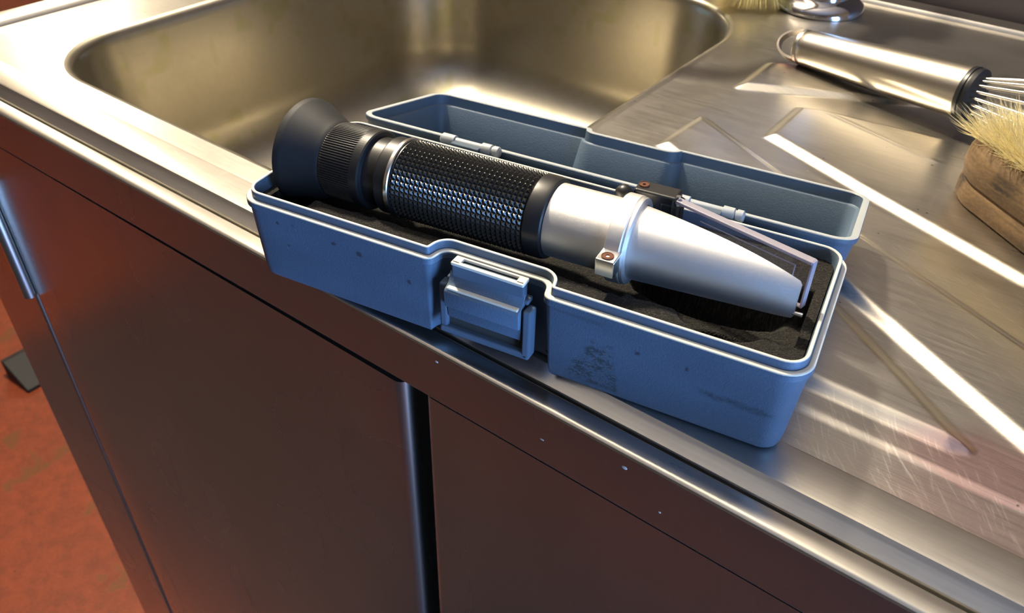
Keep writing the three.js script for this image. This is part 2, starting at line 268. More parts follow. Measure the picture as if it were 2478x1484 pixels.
{ // added ribbed mat, unseen: darkens what the steel doors mirror
  const f = thing('added_floor_mat', 'added dark red-brown runner, unseen, that darkens the door reflections', 'mat');
  f.position.set(-0.48, FY, 0.39);
  const m = new THREE.MeshStandardMaterial({ name: 'added_mat_dark', color: new THREE.Color(0.034, 0.015, 0.010), roughness: 0.85 });
  mesh('mat', rbox(2.04, 0.012, 0.50, 0.005, 0, 0.006, 0), m, f); mesh('ribs', merged(Array.from({ length: 24 }, (_, i) => box(1.99, 0.004, 0.008, 0, 0.0135, -0.23 + i * 0.02))), m, f);
}
{ // low board partition that the sink unit stands against
  const p = thing('partition_board', 'low dark brown board partition behind the sink worktop', 'partition');
  p.position.set(-0.145, FY, -0.512);
  const m = new THREE.MeshStandardMaterial({ name: 'brown_board', color: new THREE.Color(0.075, 0.052, 0.040), roughness: 0.6, map: rep(plaster, 1, 1) });
  mesh('board', metreUV(rbox(1.0, 1.0, 0.022, 0.003, 0, 0.5, 0)), m, p); mesh('board_cap', rbox(1.01, 0.012, 0.034, 0.003, 0, 1.005, 0), m, p);
}
const glow = new THREE.MeshStandardMaterial({ name: 'lamp_glass', color: 0xffffff, emissive: LAMP_COLOR, emissiveIntensity: 60, roughness: 0.4 });
for (const [i, [x, y, z, I]] of LAMPS.entries()) {
  const lamp = thing('pendant_lamp', i ? 'warm pendant globe lamp hanging far down the room' : 'warm pendant globe lamp hanging above the end of the sink', 'lamp', 'pendant lamps');
  lamp.position.set(x, y, z);
  mesh('lamp_cap', latheY([[0.004, 0.10], [0.016, 0.098], [0.020, 0.09], [0.022, 0.066], [0.03, 0.056]].reverse()), black, lamp);
  mesh('cable', new THREE.CylinderGeometry(0.003, 0.003, CY - y - 0.099, 12).translate(0, (CY - y + 0.099) / 2, 0), black, lamp);
  mesh('lamp_globe', new THREE.SphereGeometry(0.065, 32, 24), glow, lamp);
  const pl = new THREE.PointLight(LAMP_COLOR, I, 0, 2); pl.name = 'lamp_light'; pl.castShadow = true; pl.shadow.radius = 3; lamp.add(pl);
}

// ------------------------------------------------------------------ stainless worktop: edge, deck, drainer, basin
const DECK = -0.003, EX0 = -0.606, EX1 = DX1, EZ0 = -0.458, EZ1 = -0.0085;
const top = thing('sink_worktop', 'stainless steel sink worktop with rounded basin, ribbed drainer and raised front edge', 'sink');
{
  const prof = [[0, DECK], [0.0006, DECK + 0.0001], [0.0016, -0.0012], [0.0026, -0.0002], [0.0034, 0], [0.0176, 0], [0.0186, -0.0002], [0.0194, -0.0009], [0.0202, -0.0016], [0.0240, -0.0040], [0.0243, -0.0048], [0.02435, -0.0130], [0.0254, -0.0130], [0.02545, -0.0050], [0.0258, -0.0044], [0.0264, -0.0041], [0.0318, -0.0041], [0.0328, -0.0043], [0.0336, -0.0049], [0.0340, -0.0058]];
  const fasciaProf = [[0.0340, -0.0056], [0.0340, -0.0292], [0.0336, -0.0299], [0.0328, -0.0302], [0.0322, -0.0298], [0.0322, -0.009], [0.02, -0.009]];
  mesh('raised_edge', sweep([[EX1, EZ0], [EX0, EZ0], [EX0, EZ1], [EX1, EZ1]], prof), steel, top, 'raised rolled rim with a dark groove and a turned-down front');
  mesh('fascia', sweep([[EX1, EZ0], [EX0, EZ0], [EX0, EZ1], [EX1, EZ1]], fasciaProf), steelDoor, top, 'turned-down steel front of the worktop');
  const fleckMat = new THREE.MeshStandardMaterial({ name: 'dried_splash', color: new THREE.Color(0.45, 0.43, 0.40), roughness: 0.9 });
  for (const [x, y, a, b] of [[-0.1083, -0.0105, 0.0011, 0.0007], [-0.1865, -0.0095, 0.0008, 0.0005], [-0.1397, -0.0187, 0.0009, 0.0003], [-0.094, -0.0215, 0.0005, 0.0004]]) mesh('fleck', new THREE.IcosahedronGeometry(1, 1).scale(a, b, 0.0002).translate(x, y, 0.0255), fleckMat, top, 'dried whitish fleck');
  // basin: opening, rolled lip and walls
  const B = { x0: -0.553, x1: -0.2385, z0: -0.392, z1: -0.0215 };
  const hole = dense(fillet([[B.x0, B.z0, 0.075], [B.x1, B.z0, 0.075], [B.x1, B.z1, 0.075], [B.x0, B.z1, 0.062]], 20), 0.012);
  const sh = new THREE.Shape([[EX0, EZ0], [DX0, EZ0], [DX0, EZ1], [EX0, EZ1]].map(([x, z]) => new THREE.Vector2(x, -z)));
  sh.holes.push(new THREE.Path(hole.map(([x, z]) => new THREE.Vector2(x, -z))));
  const deck = new THREE.ShapeGeometry(sh).rotateX(-Math.PI / 2).translate(0, DECK, 0);
  mesh('deck', planarUV(deck, (x, y, z) => [x, z]), steel, top);
  const rings = [[0, DECK], [0.0015, DECK - 0.0003], [0.003, DECK - 0.0011], [0.0042, DECK - 0.0026], [0.005, DECK - 0.005], [0.0054, DECK - 0.009], [0.007, -0.04], [0.0095, -0.083]];
  for (let k = 1; k <= 14; k++) { const a = k / 14 * Math.PI / 2; rings.push([0.0095 + 0.046 * (1 - Math.cos(a)), -0.083 - 0.046 * Math.sin(a)]); }
    const bg = loft(hole, rings, { capLast: true, crease: 1.2 });
  mesh('basin', bg, steelBasin, top, 'deep basin with rounded corners and stained walls, steel darkened in its colour to dim it');
  mesh('drain_waste', latheY([[0.001, -0.1300], [0.018, -0.1300], [0.03, -0.1312], [0.038, -0.1290], [0.0425, -0.1308], [0.043, -0.134]]).translate((B.x0 + B.x1) / 2, 0, (B.z0 + B.z1) / 2), aluShiny, top);
  // drainer: raised panels fanning out from the basin
  const sd = (P, x, z) => { // signed distance to a convex or simple polygon, positive inside
    let d = 1e9, ins = false;
    for (let i = 0, j = P.length - 1; i < P.length; j = i++) {
      const [ax, az] = P[j], [bx, bz] = P[i], ex = bx - ax, ez = bz - az, t = clamp(((x - ax) * ex + (z - az) * ez) / (ex * ex + ez * ez), 0, 1);
      d = Math.min(d, Math.hypot(x - ax - ex * t, z - az - ez * t));
      if ((az > z) !== (bz > z) && x < ex * (z - az) / ez + ax) ins = !ins;
    }
    return ins ? d : -d;
  };
  const panels = [
    [[-0.199, -0.1615], [-0.0844, -0.0995], [-0.0362, -0.0695], [-0.010, -0.0535], [0.06, -0.012], [0.24, -0.040], [0.24, -0.075], [0.06, -0.062], [-0.0195, -0.1040], [-0.091, -0.1400], [-0.139, -0.1695], [-0.197, -0.2025]],
    [[-0.160, -0.2050], [-0.100, -0.1785], [-0.028, -0.1485], [0.24, -0.100], [0.24, -0.31], [-0.06, -0.262], [-0.150, -0.2525], [-0.1605, -0.2480]],
    [[-0.199, -0.2540], [-0.1247, -0.2900], [0.05, -0.372], [0.24, -0.395], [0.24, -0.430], [0.03, -0.430], [-0.199, -0.2985]],
    [[-0.0245, -0.0405], [-0.0781, -0.0820], [-0.150, -0.1340], [-0.165, -0.1310], [-0.165, -0.0385], [-0.030, -0.0385]],
  ];
  const H = (x, z) => {
    let h = 0;
    panels.forEach((P, i) => { h = Math.max(h, sstep(-0.0035, 0.0035, sd(P, x, z)) * 0.0026); });
    h += 0.0007 * sstep(-0.0245, -0.0285, z) * sstep(-0.22, -0.2, x);
    const t = clamp((x + 0.1555) / (0.0785), 0, 1), lz = -0.2520 + 0.026 * t; // faint crease
    h += 0.00025 * Math.exp(-Math.pow((z - lz) / 0.0016, 2)) * sstep(-0.152, -0.140, x) * sstep(-0.078, -0.086, x);
    const m = sstep(DX0, DX0 + 0.012, x) * sstep(DX1, DX1 - 0.012, x) * sstep(EZ0, EZ0 + 0.01, z) * sstep(EZ1, EZ1 - 0.004, z);
    return DECK + h * m;
  };
  const NX = 560, NZ = 460, pos = new Float32Array((NX + 1) * (NZ + 1) * 3), nor = new Float32Array(pos.length), uv = new Float32Array((NX + 1) * (NZ + 1) * 2), idx = [];
  for (let j = 0; j <= NZ; j++) for (let i = 0; i <= NX; i++) {
    const x = DX0 + (DX1 - DX0) * i / NX, z = EZ0 + (EZ1 - EZ0) * j / NZ, o = j * (NX + 1) + i, e = 0.0006;
    pos.set([x, H(x, z), z], o * 3); uv.set([i / NX, j / NZ], o * 2);
    const nx = -(H(x + e, z) - H(x - e, z)) / (2 * e), nz = -(H(x, z + e) - H(x, z - e)) / (2 * e), l = Math.hypot(nx, 1, nz);
    nor.set([nx / l, 1 / l, nz / l], o * 3);
    if (i < NX && j < NZ) idx.push(o, o + NX + 1, o + 1, o + 1, o + NX + 1, o + NX + 2);
  }
  const dg = new THREE.BufferGeometry();
  dg.setAttribute('position', new THREE.BufferAttribute(pos, 3)); dg.setAttribute('normal', new THREE.BufferAttribute(nor, 3)); dg.setAttribute('uv', new THREE.BufferAttribute(uv, 2)); dg.setIndex(idx);
  mesh('drainer', dg, steelDrain, top, 'brushed drainer with raised panels fanning out, scratched and pink-stained');
}

// ------------------------------------------------------------------ cabinet under the worktop
const cab = thing('sink_cabinet', 'brown-looking steel cabinet with two doors under the sink worktop', 'cabinet');
{
  const cx0 = -0.624, cx1 = 0.31, z1 = 0.0165, z0 = -0.47, yb = FY + 0.10, yt = -0.0095;
  const carc = merged([box(0.02, yt - yb, z1 - z0, cx0 + 0.01, (yt + yb) / 2, (z0 + z1) / 2), box(0.02, yt - yb, z1 - z0, cx1 - 0.01, (yt + yb) / 2, (z0 + z1) / 2), box(cx1 - cx0, 0.02, z1 - z0, (cx0 + cx1) / 2, yb + 0.01, (z0 + z1) / 2), box(cx1 - cx0, yt - yb, 0.01, (cx0 + cx1) / 2, (yt + yb) / 2, z0 + 0.005)]);
  mesh('body', planarUV(carc, (x, y, z) => [x + z, y]), steelDoor, cab);
  mesh('stile', planarUV(rbox(0.0745, yt - yb, 0.008, 0.002, -0.5868, (yt + yb) / 2, 0.0205), (x, y, z) => [x, y]), steelDoor, cab);
  const door = (x0, x1, yTopL, yTopR) => {
    // panel with rolled edges: section in x, z swept down
    const r = 0.005, zf = 0.0245, sec = [[x0, zf - 0.016], [x0, zf - r]];
    for (let k = 1; k <= 6; k++) { const a = k / 6 * Math.PI / 2; sec.push([x0 + r * (1 - Math.cos(a)), zf - r + r * Math.sin(a)]); }
    for (let k = 1; k < 12; k++) sec.push([x0 + r + (x1 - x0 - 2 * r) * k / 12, zf]);
    for (let k = 0; k <= 6; k++) { const a = k / 6 * Math.PI / 2; sec.push([x1 - r + r * Math.sin(a), zf - r * (1 - Math.cos(a))]); }
    sec.push([x1, zf - 0.016]);
    const n = sec.length, pos = [], uv = [], idx = [], y0 = yb + 0.01;
    const yt_ = (x) => yTopL + (yTopR - yTopL) * (x - x0) / (x1 - x0);
    for (const row of [0, 1]) sec.forEach(([x, z]) => { const y = row ? yt_(x) : y0; pos.push(x, y, z); uv.push(x - z, y); });
    for (let i = 0; i < n - 1; i++) idx.push(i, i + 1, n + i, i + 1, n + i + 1, n + i);
    const b = pos.length / 3; sec.forEach(([x, z]) => { pos.push(x, yt_(x), z); uv.push(x, yt_(x) + z); pos.push(x, yt_(x), zf - 0.016); uv.push(x, yt_(x) + z); });
    for (let i = 0; i < n - 1; i++) idx.push(b + i * 2, b + i * 2 + 2, b + i * 2 + 1, b + i * 2 + 1, b + i * 2 + 2, b + i * 2 + 3);
    const g = new THREE.BufferGeometry(); g.setAttribute('position', new THREE.Float32BufferAttribute(pos, 3)); g.setAttribute('uv', new THREE.Float32BufferAttribute(uv, 2)); g.setIndex(idx);
    return creased(g, 0.7);
  };
  const dl = mesh('door', door(-0.5475, -0.2055, -0.0312, -0.0335), steelDoor, cab, 'wide steel door with a rounded bluish edge');
  mesh('door', door(-0.1955, 0.17, -0.0315, -0.0310), steelDoor, cab, 'steel door on the drainer side');
  for (const y of [-0.11, -0.62]) {
    const hg = mesh('hinge', new THREE.CylinderGeometry(0.0042, 0.0042, 0.085, 20).translate(-0.5495, y, 0.0275), aluShiny, dl);
    hg.userData.label = 'barrel hinge knuckle';
  }
  for (const x of [-0.6, 0.28]) for (const z of [-0.43, -0.04]) mesh('foot', latheY([[0, FY], [0.022, FY], [0.024, FY + 0.006], [0.016, FY + 0.02], [0.014, yb], [0, yb]], 24).translate(x, 0, z), black, cab);
}
{ // dark wedge lying on the floor past the cabinet end
  const w = thing('door_stop', 'small black rubber wedge on the orange floor beyond the cabinet', 'door stop');
  w.position.set(-1.40, FY, -0.185);
  const s = new THREE.Shape([[-0.035, 0], [0.035, 0], [0.035, 0.004], [-0.028, 0.035], [-0.035, 0.035]].map((p) => new THREE.Vector2(...p)));
  mesh('wedge', new THREE.ExtrudeGeometry(s, { depth: 0.05, bevelEnabled: true, bevelSize: 0.002, bevelThickness: 0.002, bevelSegments: 2 }).translate(0, 0.002, -0.025), rubber, w);
}

// ------------------------------------------------------------------ instrument case
const PSI = 0.173207, cs = thing('instrument_case', 'open blue-grey plastic instrument case lined with black foam on the sink edge', 'case');
cs.position.set(-0.17373, 0, -0.01273); cs.rotation.y = PSI;
const notched = (z0, z1, hx, nd, flip) => fillet(flip
  ? [[-hx, z1, 0.009], [hx, z1, 0.009], [hx, z0, 0.009], [0.0205, z0, 0.0034], [0.0188, z0 + nd, 0.0034], [-0.0188, z0 + nd, 0.0034], [-0.0205, z0, 0.0034], [-hx, z0, 0.009]].reverse()
  : [[-hx, z0, 0.009], [hx, z0, 0.009], [hx, z1, 0.009], [0.0205, z1, 0.0034], [0.0188, z1 - nd, 0.0034], [-0.0188, z1 - nd, 0.0034], [-0.0205, z1, 0.0034], [-hx, z1, 0.009]], 8);
const baseOut = dense(notched(-0.0349, 0.0351, 0.1020, 0.0076, false), 0.006);
{
  // marks on the outer wall: u runs along the outline, v is the height
  let per = 0, sFront0 = 0; const n = baseOut.length;
  for (let i = 0; i < n; i++) { const p = baseOut[i], q = baseOut[(i + 1) % n]; per += Math.hypot(q[0] - p[0], q[1] - p[1]); }
  const arcAt = (X) => { let s = 0, best = 1e9, at = 0; for (let i = 0; i < n; i++) { const p = baseOut[i], q = baseOut[(i + 1) % n]; if (p[1] > 0.02) { const d = Math.abs(p[0] - X); if (d < best) { best = d; at = s; } } s += Math.hypot(q[0] - p[0], q[1] - p[1]); } return at; };
  const W = 2048, Hh = 256, HT = 0.04, sdir = Math.sign(arcAt(0.08) - arcAt(0.03));
  const toX = (s) => { let S = 0; for (let i = 0; i < n; i++) { const p = baseOut[i], q = baseOut[(i + 1) % n], l = Math.hypot(q[0] - p[0], q[1] - p[1]); if (s <= S + l) { const t = (s - S) / l; return [p[0] + (q[0] - p[0]) * t, p[1] + (q[1] - p[1]) * t]; } S += l; } return [9, 9]; };
  const cols = []; for (let x = 0; x < W; x++) cols.push(toX((x + 0.5) / W * per));
  const wallTex = dataTex(W, Hh, (x, y, u, v) => {
    const [X, Z] = cols[x], Y = v * HT, front = Z > 0.025, n1 = vnoise(x / 3, y / 2.4, 683, 107, 91), n2 = vnoise(x / 12, y / 12, 171, 21, 92), n3 = vnoise(x / 60, y / 50, 34, 5, 93);
    let k = 0.9 + 0.14 * (n3 - 0.5) + 0.06 * (n1 - 0.5), c = [k, k, k];
    const mixc = (t, q) => { c = c.map((a, i) => a * (1 - t) + q[i] * t); };
    if (front) {
      // scuffed triangular patch
      const tri = Math.min((X - 0.0255) - 0.45 * (Y - 0.001) * 1.2, 0.046 - X + 0.12 * (0.02 - Y), 0.0225 - Y, Y - 0.0025) + 0.002 * (n2 - 0.5);
      if (tri > 0) mixc(sstep(0, 0.002, tri) * sstep(0.30, 0.48, 0.6 * n1 + 0.4 * n2) * 0.85, n1 > 0.72 ? [1.0, 0.92, 0.82] : [0.42, 0.36, 0.30]);
      // smear near the corner, rubbed strip below the rim, spots
      mixc(sstep(0.0022, 0.0003, Math.abs(Y - 0.0165 - 0.0016 * (n2 - 0.5) + 0.03 * (X - 0.084))) * sstep(0.070, 0.076, X) * sstep(0.0985, 0.093, X) * (0.25 + 0.55 * n1), [0.30, 0.34, 0.30]);
      mixc(sstep(0.0012, 0.0006, Math.abs(Y - 0.0305 + 0.03 * (X - 0.03))) * sstep(0.0225, 0.024, X) * sstep(0.041, 0.0395, X) * 0.4, [0.62, 0.52, 0.46]);
      for (const [sx, sy, r] of [[0.0525, 0.0234, 0.0008], [-0.085, 0.028, 0.0007], [-0.078, 0.0288, 0.0005], [-0.05, 0.026, 0.0011], [-0.03, 0.021, 0.0008], [-0.082, 0.019, 0.0004], [0.068, 0.0238, 0.0007], [-0.0605, 0.027, 0.0009]]) mixc(sstep(r * 1.5, r * 0.4, Math.hypot((X - sx), Y - sy) + 0.0006 * (n1 - 0.5)) * 0.75, [0.28, 0.2, 0.16]);
    }
    return c;
  });
  wallTex.repeat.set(1 / per, 1 / HT); wallTex.wrapT = THREE.ClampToEdgeWrapping;
  const wallMatl = plastic.clone(); wallMatl.name = 'case_wall_plastic'; wallMatl.map = wallTex;
  const shell = loft(baseOut, [[0.0068, 0.0002], [0.0052, 0.0001], [0.0040, 0.0005], [0.0032, 0.0014], [0.0028, 0.0028], [0.0024, 0.006], [0.0009, 0.0308], [0.0006, 0.0314], [0, 0.0318], [0, 0.0340]], { capFirst: true, crease: 0.55, heightUV: true });
  mesh('base_shell', shell, wallMatl, cs, 'blue-grey outer wall, scuffed and stained');
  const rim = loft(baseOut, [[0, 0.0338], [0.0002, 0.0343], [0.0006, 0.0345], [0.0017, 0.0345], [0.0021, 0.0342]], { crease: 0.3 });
  mesh('rim_ledge', rim, plasticPale, cs, 'rubbed ledge round the base, lamp light painted into its pale colour');
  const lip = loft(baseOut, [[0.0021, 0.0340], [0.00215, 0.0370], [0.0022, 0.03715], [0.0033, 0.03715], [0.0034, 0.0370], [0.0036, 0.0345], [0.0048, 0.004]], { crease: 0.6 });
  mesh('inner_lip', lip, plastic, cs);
  mesh('lip_edge', loft(baseOut, [[0.0022, 0.0371], [0.0024, 0.0374], [0.0031, 0.0374], [0.0033, 0.0371]], { crease: 0.9 }), plasticPale, cs, 'rubbed top of the lip, lamp light painted into its pale colour');
  mesh('base_floor', loft(baseOut, [[0.0046, 0.0045], [0.0046, 0.004]], { capFirst: true }), plastic, cs);
  // latch: top plate with a slot, hook flap and U-shaped frame in the notch
  const lat = new THREE.Group(); lat.name = 'latch'; cs.add(lat);
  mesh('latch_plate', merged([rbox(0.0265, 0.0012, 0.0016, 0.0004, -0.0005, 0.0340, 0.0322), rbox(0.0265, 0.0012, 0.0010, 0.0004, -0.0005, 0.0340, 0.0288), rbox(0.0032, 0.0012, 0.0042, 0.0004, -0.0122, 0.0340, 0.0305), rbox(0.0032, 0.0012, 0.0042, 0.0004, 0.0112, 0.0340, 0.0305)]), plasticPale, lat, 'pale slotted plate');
  mesh('latch_backing', rbox(0.0265, 0.0285, 0.0030, 0.0006, -0.0005, 0.0192, 0.0309), plastic, lat);
  const hook = new THREE.Shape();
  hook.moveTo(0.0318, 0.0300); hook.quadraticCurveTo(0.0326, 0.0262, 0.0352, 0.0256); hook.quadraticCurveTo(0.0364, 0.0252, 0.0364, 0.0240); hook.lineTo(0.0360, 0.0188); hook.lineTo(0.0350, 0.0182); hook.lineTo(0.0346, 0.0196); hook.lineTo(0.0338, 0.0130); hook.lineTo(0.0316, 0.0130); hook.closePath();
  const hk = creased(new THREE.ExtrudeGeometry(hook, { depth: 0.0270, bevelEnabled: true, bevelSize: 0.0003, bevelThickness: 0.0003, bevelSegments: 2, curveSegments: 10 }).rotateY(-Math.PI / 2).translate(0.0128, 0, 0), 0.5);
  mesh('hook_flap', hk, plastic, lat);
  mesh('hook_edge', merged([rbox(0.0262, 0.0009, 0.0026, 0.0004, -0.0007, 0.0258, 0.0347)]), plasticPale, lat, 'edge of the hook, lamp light painted into its pale colour');
  mesh('latch_frame', merged([rbox(0.0030, 0.0200, 0.0045, 0.0009, -0.0162, 0.0160, 0.0322), rbox(0.0030, 0.0200, 0.0050, 0.0009, 0.0152, 0.0160, 0.0326), rbox(0.0340, 0.0028, 0.0050, 0.0009, -0.0005, 0.0070, 0.0326), rbox(0.0300, 0.0018, 0.004, 0.0006, -0.0005, 0.0275, 0.0306)]), plastic, lat);
  mesh('latch_recess', box(0.0300, 0.0045, 0.0004, -0.0005, 0.0106, 0.0327), new THREE.MeshStandardMaterial({ name: 'latch_dark', color: new THREE.Color(0.035, 0.034, 0.030), roughness: 0.9 }), lat, 'dark strip in the latch recess');  // thin dark strip across the lower part of the latch frame
  // hinge knuckles along the back
  for (const x of [-0.0465, 0.0505]) {
    const k = new THREE.Group(); k.name = 'hinge'; cs.add(k);
    mesh('knuckle', merged([latheX([[-0.0125, 0], [-0.0125, 0.0017], [-0.0118, 0.0024], [-0.0062, 0.0024], [-0.0060, 0.0017], [0.0060, 0.0017], [0.0062, 0.0024], [0.0102, 0.0024], [0.0106, 0.0018], [0.0110, 0.0018], [0.0112, 0.0023], [0.0134, 0.0023], [0.0140, 0.0014], [0.0140, 0]], 24).translate(x, 0.0366, -0.0378)]), plasticGrey, k, 'pale grey hinge barrel');
    mesh('hinge_strap', merged([rbox(0.0125, 0.0012, 0.0030, 0.0004, x, 0.0372, -0.0352), rbox(0.024, 0.0030, 0.0020, 0.0004, x, 0.0345, -0.0356)]), plastic, k);
  }
  // foam insert with a bed for the instrument
  const ins = dense(notched(-0.0349, 0.0351, 0.1020, 0.0076, false), 0.0035), inner = inset(ins, 0.0038);
  const inside = (x, z) => { let r = false; for (let i = 0, j = inner.length - 1; i < inner.length; j = i++) { const [ax, az] = inner[j], [bx, bz] = inner[i]; if ((az > z) !== (bz > z) && x < (bx - ax) * (z - az) / (bz - az) + ax) r = !r; } return r; };
  const bed = (x) => x < -0.094 ? 0 : x < -0.078 ? 0.0210 : x < 0.030 ? 0.0152 : x < 0.041 ? 0.0160 : x < 0.0945 ? 0.0140 : 0;
  const fh = (x, z) => {
    const r = bed(x) + 0.0012 * (vnoise(x * 420 + 50, z * 420 + 50, 4096, 4096, 101) - 0.5), d = Math.abs(z - 0.0034), up = 0.0325 + 0.0006 * (vnoise(x * 90 + 9, z * 90 + 9, 4096, 4096, 102) - 0.5);
    let y = up; if (r > 0.002) { const w = sstep(r + 0.0016, r - 0.0014, d); y = up - w * (0.0135 + 0 * d); }
    // scooped finger room in front of the tip and by the hinge block
    y -= 0.011 * sstep(0.010, 0.005, Math.hypot((x - 0.072) / 1.5, z - 0.0165)); y -= 0.012 * sstep(0.011, 0.007, Math.hypot((x - 0.062) / 2.6, (z + 0.008)));
    return y + 0.0002 * (hash(Math.round(x * 4000), Math.round(z * 4000), 103) - 0.5);
  };
  const NX = 380, NZ = 130, pos = [], uv = [], idx = [], X0 = -0.0985, X1 = 0.0985, Z0 = -0.0315, Z1 = 0.0318;
  for (let j = 0; j <= NZ; j++) for (let i = 0; i <= NX; i++) { const x = X0 + (X1 - X0) * i / NX, z = Z0 + (Z1 - Z0) * j / NZ; pos.push(x, fh(x, z), z); uv.push(x / 0.13, z / 0.065); }
  for (let j = 0; j < NZ; j++) for (let i = 0; i < NX; i++) { const x = X0 + (X1 - X0) * (i + 0.5) / NX, z = Z0 + (Z1 - Z0) * (j + 0.5) / NZ; if (!inside(x, z)) continue; const o = j * (NX + 1) + i; idx.push(o, o + NX + 1, o + 1, o + 1, o + NX + 1, o + NX + 2); }
  const fg = new THREE.BufferGeometry(); fg.setAttribute('position', new THREE.Float32BufferAttribute(pos, 3)); fg.setAttribute('uv', new THREE.Float32BufferAttribute(uv, 2)); fg.setIndex(idx); fg.computeVertexNormals();
  mesh('foam_insert', fg, foamMat, cs, 'coarse black foam cut to the shape of the instrument');
  // lid, folded right back
  const lid = new THREE.Group(); lid.name = 'lid'; lid.position.set(0, 0.0366, -0.0378); lid.rotation.x = -0.228; cs.add(lid);
  const lo = dense(notched(-0.0715, -0.0030, 0.1025, 0.0060, true), 0.006);
  mesh('lid_shell', loft(lo, [[0.0075, -0.0208], [0.0055, -0.0208], [0.0042, -0.0203], [0.0034, -0.0190], [0.0031, -0.0172], [0.0010, -0.0030], [0.0002, -0.0020], [0, -0.0012], [0, -0.0003], [0.0003, 0]], { capFirst: true, crease: 0.55 }), plastic, lid);
  mesh('lid_rim', loft(lo, [[0.0001, -0.0006], [0.0002, 0], [0.0005, 0.0001], [0.0024, 0.0001], [0.0027, -0.0002]], { crease: 0.6 }), plasticGrey, lid, 'pale grey rim of the lid');
  mesh('lid_lining', loft(lo, [[0.0026, 0], [0.0028, -0.0044], [0.0030, -0.0046], [0.0040, -0.0048], [0.0043, -0.0052], [0.0062, -0.0188], [0.0072, -0.0196], [0.0100, -0.0198]], { capLast: true, crease: 0.6 }), plastic, lid);
}

